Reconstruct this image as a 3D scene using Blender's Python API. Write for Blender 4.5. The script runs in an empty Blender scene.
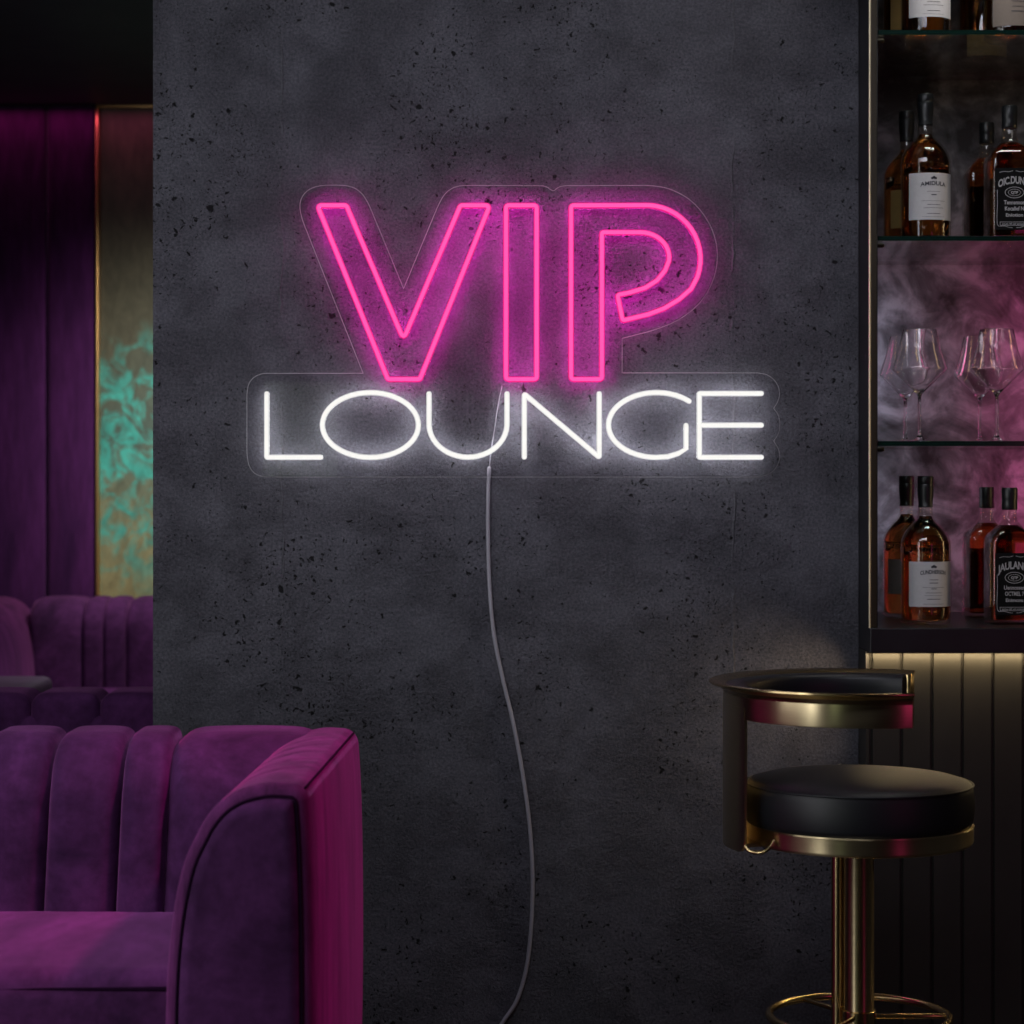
import bpy, bmesh, math, random
from mathutils import Vector, Matrix
random.seed(7)
PI = math.pi
C = bpy.context.scene.collection
F, D, HZ, CZ = 2300.0, 5.111, 475.0, 1.35      # focal length (px), camera distance to the wall, horizon row, camera height

def sx(px, y): return (px - 512) * (y + D) / F
def sz(py, y): return CZ - (py - HZ) * (y + D) / F
def R(a): return math.radians(a)
def lin(r, g, b):
    f = lambda c: (c/255/12.92 if c/255 <= .04045 else ((c/255 + .055)/1.055)**2.4)
    return (f(r), f(g), f(b), 1)

# ------------------------------------------------------------------ materials
class NT:
    def __init__(s, name):
        s.m = bpy.data.materials.new(name); s.m.use_nodes = True
        s.t = s.m.node_tree; s.t.nodes.clear()
        s.out = s.n('ShaderNodeOutputMaterial')
    def n(s, typ, ins=None, **kw):
        nd = s.t.nodes.new(typ)
        for k, v in kw.items(): setattr(nd, k, v)
        for k, v in (ins or {}).items(): s.set(nd, k, v)
        return nd
    def set(s, nd, k, v):
        sock = nd.inputs[k]
        if isinstance(v, bpy.types.NodeSocket): s.t.links.new(v, sock)
        else: sock.default_value = v
    def math(s, op, a, b=0.0, clamp=False):
        nd = s.n('ShaderNodeMath', {0: a, 1: b}, operation=op, use_clamp=clamp); return nd.outputs[0]
    def ramp(s, fac, stops, interp='LINEAR'):
        nd = s.n('ShaderNodeValToRGB', {'Fac': fac}); e = nd.color_ramp.elements; nd.color_ramp.interpolation = interp
        while len(e) > 1: e.remove(e[-1])
        for i, (p, c) in enumerate(stops):
            el = e[0] if i == 0 else e.new(p)
            el.position = p; el.color = c if len(c) == 4 else (*c, 1)
        return nd.outputs[0]
    def mix(s, fac, a, b, blend='MIX'):
        nd = s.n('ShaderNodeMix', data_type='RGBA', blend_type=blend)
        s.set(nd, 0, fac); s.set(nd, 6, a); s.set(nd, 7, b); return nd.outputs[2]
    def noise(s, vec, scale, detail=4, rough=.55, dist=0.0, key=0):
        return s.n('ShaderNodeTexNoise', {'Vector': vec, 'Scale': scale, 'Detail': detail, 'Roughness': rough, 'Distortion': dist}).outputs[key]
    def coords(s): return s.n('ShaderNodeTexCoord').outputs['Object']
    def scaled(s, vec, sc, loc=(0,0,0)): return s.n('ShaderNodeMapping', {'Vector': vec, 'Scale': sc, 'Location': loc}).outputs[0]
    def done(s, sh): s.t.links.new(sh, s.out.inputs['Surface']); return s.m
    def pbr(s, **kw):
        names = {'color': 'Base Color', 'rough': 'Roughness', 'metal': 'Metallic', 'normal': 'Normal', 'trans': 'Transmission Weight', 'ior': 'IOR', 'sheen': 'Sheen Weight',
                 'sheen_rough': 'Sheen Roughness', 'sheen_tint': 'Sheen Tint', 'coat': 'Coat Weight', 'aniso': 'Anisotropic', 'spec': 'Specular IOR Level', 'ecol': 'Emission Color', 'estr': 'Emission Strength', 'coat_rough': 'Coat Roughness'}
        return s.n('ShaderNodeBsdfPrincipled', {names[k]: v for k, v in kw.items()}).outputs[0]
    def bump(s, h, strength=.3, dist=.01, normal=None):
        d = {'Height': h, 'Strength': strength, 'Distance': dist}
        if normal is not None: d['Normal'] = normal
        return s.n('ShaderNodeBump', d).outputs[0]

def simple(name, color, rough=.5, metal=0.0, **kw):
    t = NT(name); return t.done(t.pbr(color=color, rough=rough, metal=metal, **kw))

def mat_concrete():
    t = NT('concrete'); c = t.coords()
    sep = t.n('ShaderNodeSeparateXYZ', {'Vector': c})
    v2 = t.n('ShaderNodeCombineXYZ', {'X': sep.outputs[0], 'Y': sep.outputs[2]}).outputs[0]
    warp = t.noise(v2, 60, 3, .6, key=1)
    wv = t.n('ShaderNodeVectorMath', {0: warp, 1: (.5, .5, .5)}, operation='SUBTRACT').outputs[0]
    wv = t.n('ShaderNodeVectorMath', {0: wv, 'Scale': .030}, operation='SCALE').outputs[0]
    vv = t.n('ShaderNodeVectorMath', {0: v2, 1: wv}, operation='ADD').outputs[0]
    clus = t.noise(v2, 3.2, 2, .5)
    cl = t.n('ShaderNodeMapRange', {'Value': clus, 'From Min': .31, 'From Max': .65}).outputs[0]
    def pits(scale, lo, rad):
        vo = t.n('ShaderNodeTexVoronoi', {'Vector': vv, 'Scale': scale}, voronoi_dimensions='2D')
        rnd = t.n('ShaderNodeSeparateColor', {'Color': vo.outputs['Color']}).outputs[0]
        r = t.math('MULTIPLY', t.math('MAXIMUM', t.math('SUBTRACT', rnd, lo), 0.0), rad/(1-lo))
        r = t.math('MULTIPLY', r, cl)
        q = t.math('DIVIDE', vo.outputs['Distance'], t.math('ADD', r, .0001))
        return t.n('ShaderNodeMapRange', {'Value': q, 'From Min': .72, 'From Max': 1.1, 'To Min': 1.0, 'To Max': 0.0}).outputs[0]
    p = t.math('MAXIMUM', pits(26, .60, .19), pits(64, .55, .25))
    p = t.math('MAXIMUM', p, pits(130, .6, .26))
    big = t.noise(v2, 2.0, 6, .6)
    mid = t.noise(v2, 16, 6, .65)
    fine = t.noise(v2, 170, 5, .75)
    streak = t.noise(t.scaled(v2, (1.0, .12, 1)), 26, 4, .6)
    col = t.ramp(big, [(.3, (.086, .086, .103)), (.7, (.106, .105, .124))])
    col = t.mix(.5, col, t.ramp(mid, [(.3, (.72, .72, .72)), (.7, (1.2, 1.2, 1.2))]), 'MULTIPLY')
    col = t.mix(.65, col, t.ramp(fine, [(.36, (.42, .42, .43)), (.64, (1.55, 1.55, 1.55))]), 'MULTIPLY')
    # thin formwork joints, wavering a little
    wob = t.math('MULTIPLY', t.math('SUBTRACT', t.noise(v2, 9, 3), .5), .035)
    ln = None
    for x0 in (-.498, .505):
        d = t.math('ABSOLUTE', t.math('SUBTRACT', t.math('ADD', sep.outputs[0], wob), x0))
        l = t.n('ShaderNodeMapRange', {'Value': d, 'From Min': .0008, 'From Max': .0034, 'To Min': 1.0, 'To Max': 0.0}).outputs[0]
        ln = l if ln is None else t.math('MAXIMUM', ln, l)
    brk = t.n('ShaderNodeMapRange', {'Value': t.noise(v2, 5, 3), 'From Min': .45, 'From Max': .6}).outputs[0]
    ln = t.math('MULTIPLY', ln, brk)
    col = t.mix(t.math('MULTIPLY', ln, .45), col, (.17, .17, .19, 1))
    col = t.mix(p, col, (.012, .012, .014, 1))  # shade inside the pits painted near-black into the colour
    rough_m = t.n('ShaderNodeMapRange', {'Value': t.noise(v2, 4.5, 3, .6), 'From Min': .42, 'From Max': .62, 'To Min': .25, 'To Max': 1.0}).outputs[0]
    clump = t.math('MULTIPLY', t.noise(v2, 75, 4, .7, .8), rough_m)
    h = t.math('ADD', t.math('MULTIPLY', t.math('MULTIPLY', fine, rough_m), .8), t.math('MULTIPLY', mid, .10))
    h = t.math('ADD', h, t.math('MULTIPLY', clump, 1.1))
    h = t.math('ADD', h, t.math('MULTIPLY', streak, .25))
    h = t.math('ADD', h, t.math('MULTIPLY', ln, .5))
    n1 = t.bump(h, 1.0, .0095)
    n2 = t.bump(t.math('SUBTRACT', 1.0, p), 1.0, .006, n1)
    return t.done(t.pbr(color=col, rough=.82, spec=.25, normal=n2))

def mat_velvet(name, dark, light, streak=(1, 1, 1), sheen=.6, tint=(.85, .42, .95, 1)):
    t = NT(name); c = t.coords()
    n1 = t.noise(t.scaled(c, streak), 5, 5, .6, .6)
    n2 = t.noise(t.scaled(c, streak), 34, 4, .65)
    col = t.ramp(n1, [(.32, dark), (.68, light)])
    col = t.mix(.5, col, t.ramp(n2, [(.3, (.5, .5, .5)), (.7, (1.4, 1.4, 1.4))]), 'MULTIPLY')
    f = t.noise(c, 900, 2, .6)
    return t.done(t.pbr(color=col, rough=.9, spec=.1, sheen=sheen, sheen_rough=.35, sheen_tint=tint, normal=t.bump(t.math('ADD', f, t.math('MULTIPLY', n2, 2.0)), .22, .002)))

def mat_emit(name, col, s):
    t = NT(name); return t.done(t.n('ShaderNodeEmission', {'Color': col, 'Strength': s}).outputs[0])

def mat_sheet_glass(name, tint, base=.03, top=.75, power=4.0):
    t = NT(name)
    lw = t.n('ShaderNodeLayerWeight', {'Blend': .5}).outputs['Facing']
    fac = t.math('ADD', t.math('MULTIPLY', t.math('POWER', lw, power), top), base, True)
    tr = t.n('ShaderNodeBsdfTransparent', {'Color': tint}).outputs[0]
    gl = t.n('ShaderNodeBsdfGlossy', {'Color': (1, 1, 1, 1), 'Roughness': .02}).outputs[0]
    return t.done(t.n('ShaderNodeMixShader', {0: fac, 1: tr, 2: gl}).outputs[0])

def mat_brass(name, col, rough=.24, aniso=0.0, stretch=(6, 6, 300), rot=.25):
    t = NT(name); c = t.coords()
    n = t.noise(t.scaled(c, stretch), 3, 3, .6)
    col2 = t.mix(.25, col, t.ramp(n, [(.3, (.7, .7, .7)), (.7, (1.15, 1.15, 1.15))]), 'MULTIPLY')
    r = t.n('ShaderNodeMapRange', {'Value': n, 'To Min': rough*.85, 'To Max': rough*1.2}).outputs[0]
    kw = {}
    sh = t.n('ShaderNodeBsdfPrincipled', {'Base Color': col2, 'Metallic': 1.0, 'Roughness': r, 'Anisotropic': aniso, 'Anisotropic Rotation': rot, 'Normal': t.bump(n, .05, .0006)})
    if aniso: t.set(sh, 'Tangent', t.n('ShaderNodeTangent', direction_type='RADIAL', axis='Z').outputs[0])
    return t.done(sh.outputs[0])

def mat_leather():
    t = NT('black_leather'); c = t.coords()
    v = t.n('ShaderNodeTexVoronoi', {'Vector': c, 'Scale': 420}, feature='DISTANCE_TO_EDGE').outputs[0]
    w = t.noise(c, 14, 3)
    h = t.math('ADD', t.math('MINIMUM', v, .12), t.math('MULTIPLY', w, .5))
    return t.done(t.pbr(color=(.011, .012, .016, 1), rough=.42, spec=.5, normal=t.bump(h, .16, .003)))

def mat_marble():
    t = NT('dark_marble'); c = t.coords()
    n = t.noise(c, 5.5, 7, .6, 1.6)
    n2 = t.noise(t.scaled(c, (1, 1, 1), (3, 1, 7)), 13, 5, .6, 1.0)
    m = t.math('ADD', t.math('MULTIPLY', n, .7), t.math('MULTIPLY', n2, .3))
    col = t.ramp(m, [(.38, (.014, .014, .017)), (.5, (.10, .098, .115)), (.63, (.30, .295, .34))])
    return t.done(t.pbr(color=col, rough=.45))

def mat_mural():
    t = NT('mural_paint'); c = t.coords()
    z = t.n('ShaderNodeSeparateXYZ', {'Vector': c}).outputs[2]
    w = t.math('MULTIPLY', t.math('SUBTRACT', t.noise(c, 3.5, 4), .5), .5)
    zz = t.math('DIVIDE', t.math('ADD', z, w), 2.4)
    back = t.ramp(zz, [(.30, (.30, .24, .11)), (.42, (.24, .23, .12)), (.62, (.06, .10, .085)), (.78, (.085, .085, .055)), (.95, (.075, .068, .042))])
    n = t.noise(c, 9, 5, .6, 1.2)
    blot = t.n('ShaderNodeMapRange', {'Value': n, 'From Min': .43, 'From Max': .58}).outputs[0]
    band = t.ramp(zz, [(.34, (0, 0, 0)), (.46, (.85, .85, .85)), (.70, (1, 1, 1)), (.80, (0, 0, 0))])
    col = t.mix(t.math('MULTIPLY', blot, t.n('ShaderNodeSeparateColor', {'Color': band}).outputs[0]), back, (.045, .36, .31, 1))
    pk = t.n('ShaderNodeMapRange', {'Value': zz, 'From Min': .345, 'From Max': .32}).outputs[0]
    col = t.mix(t.math('MULTIPLY', pk, .8), col, (.26, .11, .10, 1))
    col = t.mix(.4, col, t.ramp(t.noise(t.scaled(c, (1, 1, .5)), 22, 4, .6, .8), [(.35, (.35, .35, .35)), (.65, (1.4, 1.4, 1.4))]), 'MULTIPLY')
    return t.done(t.pbr(color=col, rough=.55))

def mat_paper(name, col):
    t = NT(name); c = t.coords()
    n = t.noise(c, 160, 3)
    return t.done(t.pbr(color=t.mix(.2, col, t.ramp(n, [(.3, (.75, .75, .75)), (.7, (1.1, 1.1, 1.1))]), 'MULTIPLY'), rough=.7, spec=.08))

def mat_floor():
    t = NT('dark_floor'); c = t.coords()
    n = t.noise(c, 3, 6, .6)
    return t.done(t.pbr(color=t.ramp(n, [(.3, (.012, .011, .013)), (.7, (.03, .028, .03))]), rough=t.n('ShaderNodeMapRange', {'Value': n, 'To Min': .25, 'To Max': .5}).outputs[0]))

def mat_plain(name, a, b, scale=8, rough=.7):
    t = NT(name); c = t.coords()
    return t.done(t.pbr(color=t.ramp(t.noise(c, scale, 5, .6), [(.3, a), (.7, b)]), rough=rough))

def mat_liquid(name, col):
    t = NT(name); return t.done(t.pbr(color=col, rough=0.0, trans=1.0, ior=1.36))

M = {}
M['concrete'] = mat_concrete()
M['velvet'] = mat_velvet('purple_velvet', (.036, .011, .046), (.100, .027, .118), sheen=.35, tint=(.9, .30, .85, 1))
M['velvet_nap'] = mat_velvet('purple_velvet_brushed', (.045, .012, .05), (.15, .030, .140), (3, 3.2, .5), sheen=.35, tint=(.95, .30, .8, 1))
M['velvet_seat'] = mat_velvet('purple_velvet_seat', (.05, .015, .062), (.15, .034, .16), (1, .4, 1), sheen=.35, tint=(.9, .30, .85, 1))
M['velvet_wall'] = mat_velvet('plum_wall_velvet', (.03, .007, .045), (.07, .014, .09), (1.5, 1, .25))
M['thread'] = simple('dark_purple_piping', (.016, .004, .019, 1), .95, spec=.05)
M['pink_front'] = mat_emit('pink_neon', (1.0, .085, .36, 1), 1.35)
M['pink_side'] = mat_emit('pink_neon_jacket', (.80, .014, .22, 1), 1.0)
M['pink_back'] = mat_emit('pink_neon_halo', (1.0, .018, .52, 1), 24.0)
M['white_front'] = mat_emit('white_neon', (1.0, .985, .95, 1), 1.0)
M['white_back'] = mat_emit('white_neon_halo', (1.0, .98, .98, 1), 15.0)
M['white_side'] = mat_emit('white_neon_jacket', (.94, .93, .92, 1), .82)
M['acrylic'] = mat_sheet_glass('clear_acrylic', (.97, .97, .98, 1), .012, .3, 4)
M['acrylic_edge'] = simple('frosted_acrylic_edge', (.55, .53, .56, 1), .4, estr=0.0)
M['cord'] = simple('clear_grey_cord', (.34, .33, .38, 1), .3)
M['brass'] = mat_brass('brushed_brass', (.70, .57, .34, 1), .31, .85)
M['brass_rod'] = mat_brass('satin_brass', (.60, .45, .23, 1), .2, stretch=(60, 60, 3))
M['bronze'] = simple('bronze_trim', (.030, .022, .012, 1), .45, .4)
M['edge_brass'] = mat_brass('pale_brass_edge', (.80, .72, .52, 1), .5)
M['gold_trim'] = mat_brass('gold_trim', (.75, .46, .2, 1), .35)
M['leather'] = mat_leather()
M['marble'] = mat_marble()
M['mural'] = mat_mural()
M['black_wood'] = mat_plain('black_lacquer', (.008, .008, .010), (.014, .014, .017), 12, .38)
M['slat'] = mat_plain('black_slat_paint', (.017, .0165, .015), (.022, .021, .019), 15, .5)
M['shelf_glass'] = mat_sheet_glass('shelf_glass', (.90, .95, .93, 1), .04, .85, 3.0)
M['shelf_edge'] = simple('green_glass_edge', (.004, .018, .014, 1), .15)
M['glass'] = simple('clear_glass', (1, 1, 1, 1), 0.0, trans=1.0, ior=1.47)
M['bottle_glass'] = mat_sheet_glass('bottle_glass', (.93, .91, .88, 1), .05, .8, 4.0)
M['amber'] = mat_liquid('amber_whisky', (.66, .30, .08, 1))
M['dark_amber'] = mat_liquid('dark_amber_whisky', (.54, .16, .035, 1))
M['cap'] = simple('black_cap', (.010, .011, .013, 1), .35)
M['paper'] = mat_paper('cream_paper', (.62, .61, .62, 1))
M['grey_paper'] = mat_paper('grey_paper', (.20, .17, .15, 1))
M['kraft'] = mat_paper('gold_paper', (.36, .24, .09, 1))
M['black_paper'] = mat_paper('black_paper', (.008, .008, .009, 1))
M['ink'] = simple('dark_ink', (.03, .03, .045, 1), .6)
M['pale_ink'] = simple('silver_ink', (.40, .40, .42, 1), .5)
M['floor'] = mat_floor()
M['ceiling'] = mat_plain('dark_ceiling', (.04, .042, .055), (.06, .062, .075), 4, .6)
M['wall_dark'] = mat_plain('dark_plaster', (.028, .028, .032), (.04, .04, .045), 6)
M['table'] = mat_plain('mauve_grey_lacquer', (.19, .13, .18), (.26, .18, .24), 8, .6)

# ------------------------------------------------------------------ geometry helpers
def tag(o, label=None, cat=None, group=None, kind=None):
    for k, v in (('label', label), ('category', cat), ('group', group), ('kind', kind)):
        if v: o[k] = v
    return o

def thing(name, loc, label, cat, group=None):
    o = bpy.data.objects.new(name, None); C.objects.link(o); o.location = loc; o.empty_display_size = .05
    return tag(o, label, cat, group)

def world_loc(o):
    v = Vector((0, 0, 0))
    while o is not None: v += o.location; o = o.parent
    return v

def obj(name, bm, mats, parent=None, smooth=True, sharp=None, local=False):
    """link bm as ONE mesh object; vertices are given in world space unless local"""
    me = bpy.data.meshes.new(name)
    bmesh.ops.recalc_face_normals(bm, faces=bm.faces)
    for f in bm.faces: f.smooth = smooth
    if smooth and sharp is not None:
        a = R(sharp)
        for e in bm.edges:
            if len(e.link_faces) == 2 and e.calc_face_angle(0) > a: e.smooth = False
    o = bpy.data.objects.new(name, me)
    if parent is not None:
        o.parent = parent
        if not local: bmesh.ops.translate(bm, verts=bm.verts, vec=-world_loc(parent))
    elif not local:
        xs = [v.co for v in bm.verts]
        b = Vector(((min(v.x for v in xs)+max(v.x for v in xs))/2, (min(v.y for v in xs)+max(v.y for v in xs))/2, min(v.z for v in xs)))
        bmesh.ops.translate(bm, verts=bm.verts, vec=-b); o.location = b
    bm.to_mesh(me); bm.free()
    for m in (mats if isinstance(mats, (list, tuple)) else [mats]): me.materials.append(m)
    C.objects.link(o); return o

def add_box(bm, a, b, bev=0, seg=2):
    vs = [bm.verts.new((x, y, z)) for x in (a[0], b[0]) for y in (a[1], b[1]) for z in (a[2], b[2])]
    fs = [bm.faces.new([vs[i] for i in q]) for q in ((0,1,3,2),(4,6,7,5),(0,4,5,1),(2,3,7,6),(0,2,6,4),(1,5,7,3))]
    if bev:
        es = list({e for f in fs for e in f.edges})
        bmesh.ops.bevel(bm, geom=es, offset=bev, segments=seg, profile=.5, affect='EDGES')
    return bm
def box(a, b, bev=0, seg=2): return add_box(bmesh.new(), a, b, bev, seg)

def grid(bm, pts, cu=False, cv=False, mat=0):
    """pts[i][j] -> quads; cu / cv close the i / j direction"""
    V = [[bm.verts.new(p) for p in row] for row in pts]
    n, m = len(V), len(V[0])
    for i in range(n if cu else n-1):
        for j in range(m if cv else m-1):
            f = bm.faces.new((V[i][j], V[(i+1) % n][j], V[(i+1) % n][(j+1) % m], V[i][(j+1) % m])); f.material_index = mat
    return V

def add_lathe(bm, prof, c=(0,0,0), n=48):
    """prof: list of (r, z); ends are capped or closed to a point"""
    rows = []
    for r, z in prof:
        if r < 1e-6: rows.append([bm.verts.new((c[0], c[1], c[2]+z))])
        else: rows.append([bm.verts.new((c[0]+r*math.cos(2*PI*k/n), c[1]+r*math.sin(2*PI*k/n), c[2]+z)) for k in range(n)])
    for a, b in zip(rows, rows[1:]):
        for k in range(n):
            k2 = (k+1) % n
            if len(a) == 1 and len(b) == 1: continue
            if len(a) == 1: bm.faces.new((a[0], b[k], b[k2]))
            elif len(b) == 1: bm.faces.new((a[k], b[0], a[k2]))
            else: bm.faces.new((a[k], b[k], b[k2], a[k2]))
    for r in (rows[0], rows[-1]):
        if len(r) > 1: bm.faces.new(r)
    return bm
def lathe(prof, c=(0,0,0), n=48): return add_lathe(bmesh.new(), prof, c, n)

def add_tube(bm, pts, r, n=10, closed=False, up=None):
    pts = [Vector(p) for p in pts]; N = len(pts); rows = []
    prev = None
    for i, p in enumerate(pts):
        a = pts[i-1] if (i or closed) else p; b = pts[(i+1) % N] if (i < N-1 or closed) else p
        t = (b - a).normalized()
        if prev is None:
            u = Vector(up) if up else (Vector((0,0,1)) if abs(t.z) < .9 else Vector((1,0,0)))
        else: u = prev
        u = (u - t*u.dot(t))
        if u.length < 1e-6: u = t.orthogonal()
        u.normalize(); prev = u; w = t.cross(u)
        rows.append([p + r*(math.cos(2*PI*k/n)*u + math.sin(2*PI*k/n)*w) for k in range(n)])
    V = grid(bm, rows, closed, True)
    if not closed:
        for k, s in ((0, -1), (N-1, 1)):                      # hemispherical ends
            t = (pts[k] - pts[k-1 if k else 1]).normalized()
            tip = bm.verts.new(pts[k] + t*r*.9)
            mid = [bm.verts.new(pts[k] + (v.co - pts[k])*.72 + t*r*.65) for v in V[k]]
            for j in range(n):
                j2 = (j+1) % n
                bm.faces.new((V[k][j], V[k][j2], mid[j2], mid[j])); bm.faces.new((mid[j], mid[j2], tip))
    return bm
def tube(pts, r, n=10, closed=False, up=None): return add_tube(bmesh.new(), pts, r, n, closed, up)

def catmull(pts, k=8, closed=False):
    P = [Vector(p) for p in pts]; n = len(P); out = []
    for i in range(n if closed else n-1):
        g = lambda j: P[j % n] if closed else P[max(0, min(n-1, j))]
        p0, p1, p2, p3 = g(i-1), g(i), g(i+1), g(i+2)
        for s in range(k):
            t = s/k
            out.append(.5*((2*p1) + (p2-p0)*t + (2*p0-5*p1+4*p2-p3)*t*t + (3*p1-p0-3*p2+p3)*t**3))
    if not closed: out.append(P[-1])
    return out

def fillet(pts, rad, closed=True, k=5):
    """round polyline corners; rad: number or list per vertex"""
    P = [Vector(p) for p in pts]; n = len(P); out = []
    for i, p in enumerate(P):
        r = rad[i] if isinstance(rad, (list, tuple)) else rad
        if (not closed and i in (0, n-1)) or r <= 0: out.append(p); continue
        a, b = P[i-1]-p, P[(i+1) % n]-p
        la, lb = a.length, b.length; a.normalize(); b.normalize()
        ang = a.angle(b, PI)
        if ang > PI-.02: out.append(p); continue
        d = min(r/math.tan(ang/2), la*.48, lb*.48)
        q0, q1 = p+a*d, p+b*d
        for s in range(k+1):
            t = s/k; out.append(q0*(1-t)**2 + p*2*t*(1-t) + q1*t*t)
    return out

def densify(pts, step, closed):
    out = []; n = len(pts)
    for i in range(n if closed else n-1):
        a, b = pts[i], pts[(i+1) % n]; k = max(1, int((b-a).length/step))
        out += [a.lerp(b, s/k) for s in range(k)]
    if not closed: out.append(pts[-1])
    return out

def pillow(c, h, r, crown=(0,0,0), n=(20,14,8), fn=None):
    """rounded box with centre c, half sizes h, edge radius r; crown bulges the +x/+y/+z faces outwards"""
    bm = bmesh.new(); bmesh.ops.create_cube(bm, size=2)
    for ax, cuts in enumerate(n):
        es = [e for e in bm.edges if abs((e.verts[0].co-e.verts[1].co).normalized()[ax]) > .9]
        bmesh.ops.subdivide_edges(bm, edges=es, cuts=cuts, use_grid_fill=True)
    for v in bm.verts:
        # cluster samples toward the edges so the rounding is smooth
        u = Vector([math.sin(v.co[i]*PI/2) for i in range(3)])
        p = Vector([u[i]*h[i] for i in range(3)])
        q = Vector([max(-h[i]+r, min(h[i]-r, p[i])) for i in range(3)])
        d = p - q
        if d.length > 1e-9: p = q + d.normalized()*min(r, max(abs(d[0]), abs(d[1]), abs(d[2])))
        w = [max(0, 1-(p[i]/h[i])**2) for i in range(3)]
        p = Vector([p[i] + crown[i]*(p[i]/h[i])*w[(i+1) % 3]**.6*w[(i+2) % 3]**.6 for i in range(3)])
        v.co = Vector(c) + p
    if fn:
        for v in bm.verts: v.co = fn(v.co)
    return bm

def clean_inset(poly, d):
    def dist(q):
        best = 9
        for i in range(len(poly)):
            a, b = Vector(poly[i-1]), Vector(poly[i]); L = (b-a).length_squared
            t = 0 if L < 1e-12 else max(0, min(1, (Vector(q)-a).dot(b-a)/L))
            best = min(best, (Vector(q)-a-(b-a)*t).length)
        return best
    return [q for q in inset_poly(poly, d) if dist(q) > d*.985]

def prism(poly, y0, y1, bev=0.0):
    """poly: (x, z) outline extruded from y0 (front) to y1"""
    bm = bmesh.new(); rows = [[(p[0], y0, p[1]) for p in poly], [(p[0], y1, p[1]) for p in poly]]
    V = grid(bm, rows, False, True)
    bm.faces.new(V[0]); bm.faces.new(list(reversed(V[1])))
    return bm

def inset_poly(poly, d):
    n = len(poly); out = []
    A = sum(poly[i][0]*poly[(i+1) % n][1]-poly[(i+1) % n][0]*poly[i][1] for i in range(n))
    s = 1 if A > 0 else -1
    for i in range(n):
        a, p, b = Vector(poly[i-1][:2]), Vector(poly[i][:2]), Vector(poly[(i+1) % n][:2])
        t1, t2 = (p-a), (b-p)
        t1 = t1.normalized() if t1.length > 1e-9 else t2.normalized(); t2 = t2.normalized() if t2.length > 1e-9 else t1
        n1, n2 = Vector((-t1.y, t1.x))*s, Vector((-t2.y, t2.x))*s
        m = (n1+n2); m = m.normalized() if m.length > 1e-6 else n1
        c = max(.5, m.dot(n1)); q = p + m*(d/c); out.append((q.x, q.y))
    return out

def sector(bm, prof, a0, a1, c, n=64, cap=True):
    """sweep a closed (r, z) profile about the vertical axis through c from a0 to a1 degrees"""
    rows = []
    for k in range(n+1):
        a = R(a0 + (a1-a0)*k/n)
        rows.append([(c[0]+r*math.cos(a), c[1]+r*math.sin(a), c[2]+z) for r, z in prof])
    V = grid(bm, rows, False, True)
    if cap: bm.faces.new(V[0]); bm.faces.new(list(reversed(V[-1])))
    return bm

def text_mesh(txt, size, bold=0.0, spacing=1.0, width=None):
    cu = bpy.data.curves.new('lettering', 'FONT'); cu.body = txt; cu.size = size; cu.align_x = 'CENTER'; cu.offset = bold; cu.space_character = spacing; cu.resolution_u = 3
    o = bpy.data.objects.new('lettering', cu); C.objects.link(o)
    dg = bpy.context.evaluated_depsgraph_get(); me = bpy.data.meshes.new_from_object(o.evaluated_get(dg))
    bm = bmesh.new(); bm.from_mesh(me)
    bpy.data.objects.remove(o); bpy.data.curves.remove(cu); bpy.data.meshes.remove(me)
    if width and bm.verts:
        w = max(v.co.x for v in bm.verts)-min(v.co.x for v in bm.verts)
        for v in bm.verts: v.co.x *= width/w
    return bm

def merge(dst, src):
    me = bpy.data.meshes.new('tmp'); src.to_mesh(me); src.free(); dst.from_mesh(me); bpy.data.meshes.remove(me)

def copy_tree(o, parent=None):
    c = o.copy(); C.objects.link(c)
    if parent is not None: c.parent = parent
    for ch in list(o.children): copy_tree(ch, c)
    return c

def struct(name, bm, m, **kw):
    o = obj(name, bm, m, **kw); o['kind'] = 'structure'; return o

# ------------------------------------------------------------------ the room
CEIL = 2.83
struct('floor', box((-3.1, -6.2, -.1), (2.1, 4.3, 0)), M['floor'], smooth=False)
struct('ceiling', box((-3.1, -6.2, CEIL), (2.1, 4.3, CEIL+.1)), M['ceiling'], smooth=False)
struct('wall_left', box((-3.1, -6.2, 0), (-3.0, 4.3, CEIL)), M['wall_dark'], smooth=False)
struct('wall_right', box((2.0, -6.2, 0), (2.1, 4.3, CEIL)), M['wall_dark'], smooth=False)
struct('wall_far', box((-3.0, 4.15, 0), (2.0, 4.3, CEIL)), M['wall_dark'], smooth=False)
struct('wall_front', box((-3.0, -6.2, 0), (2.0, -6.1, CEIL)), M['wall_dark'], smooth=False)
WL, WR = sx(153, 0), sx(858.5, 0)
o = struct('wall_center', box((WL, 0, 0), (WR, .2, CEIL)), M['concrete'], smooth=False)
struct('wall_back', box((WR, .47, 0), (2.0, .57, CEIL)), M['wall_dark'], smooth=False)

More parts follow.
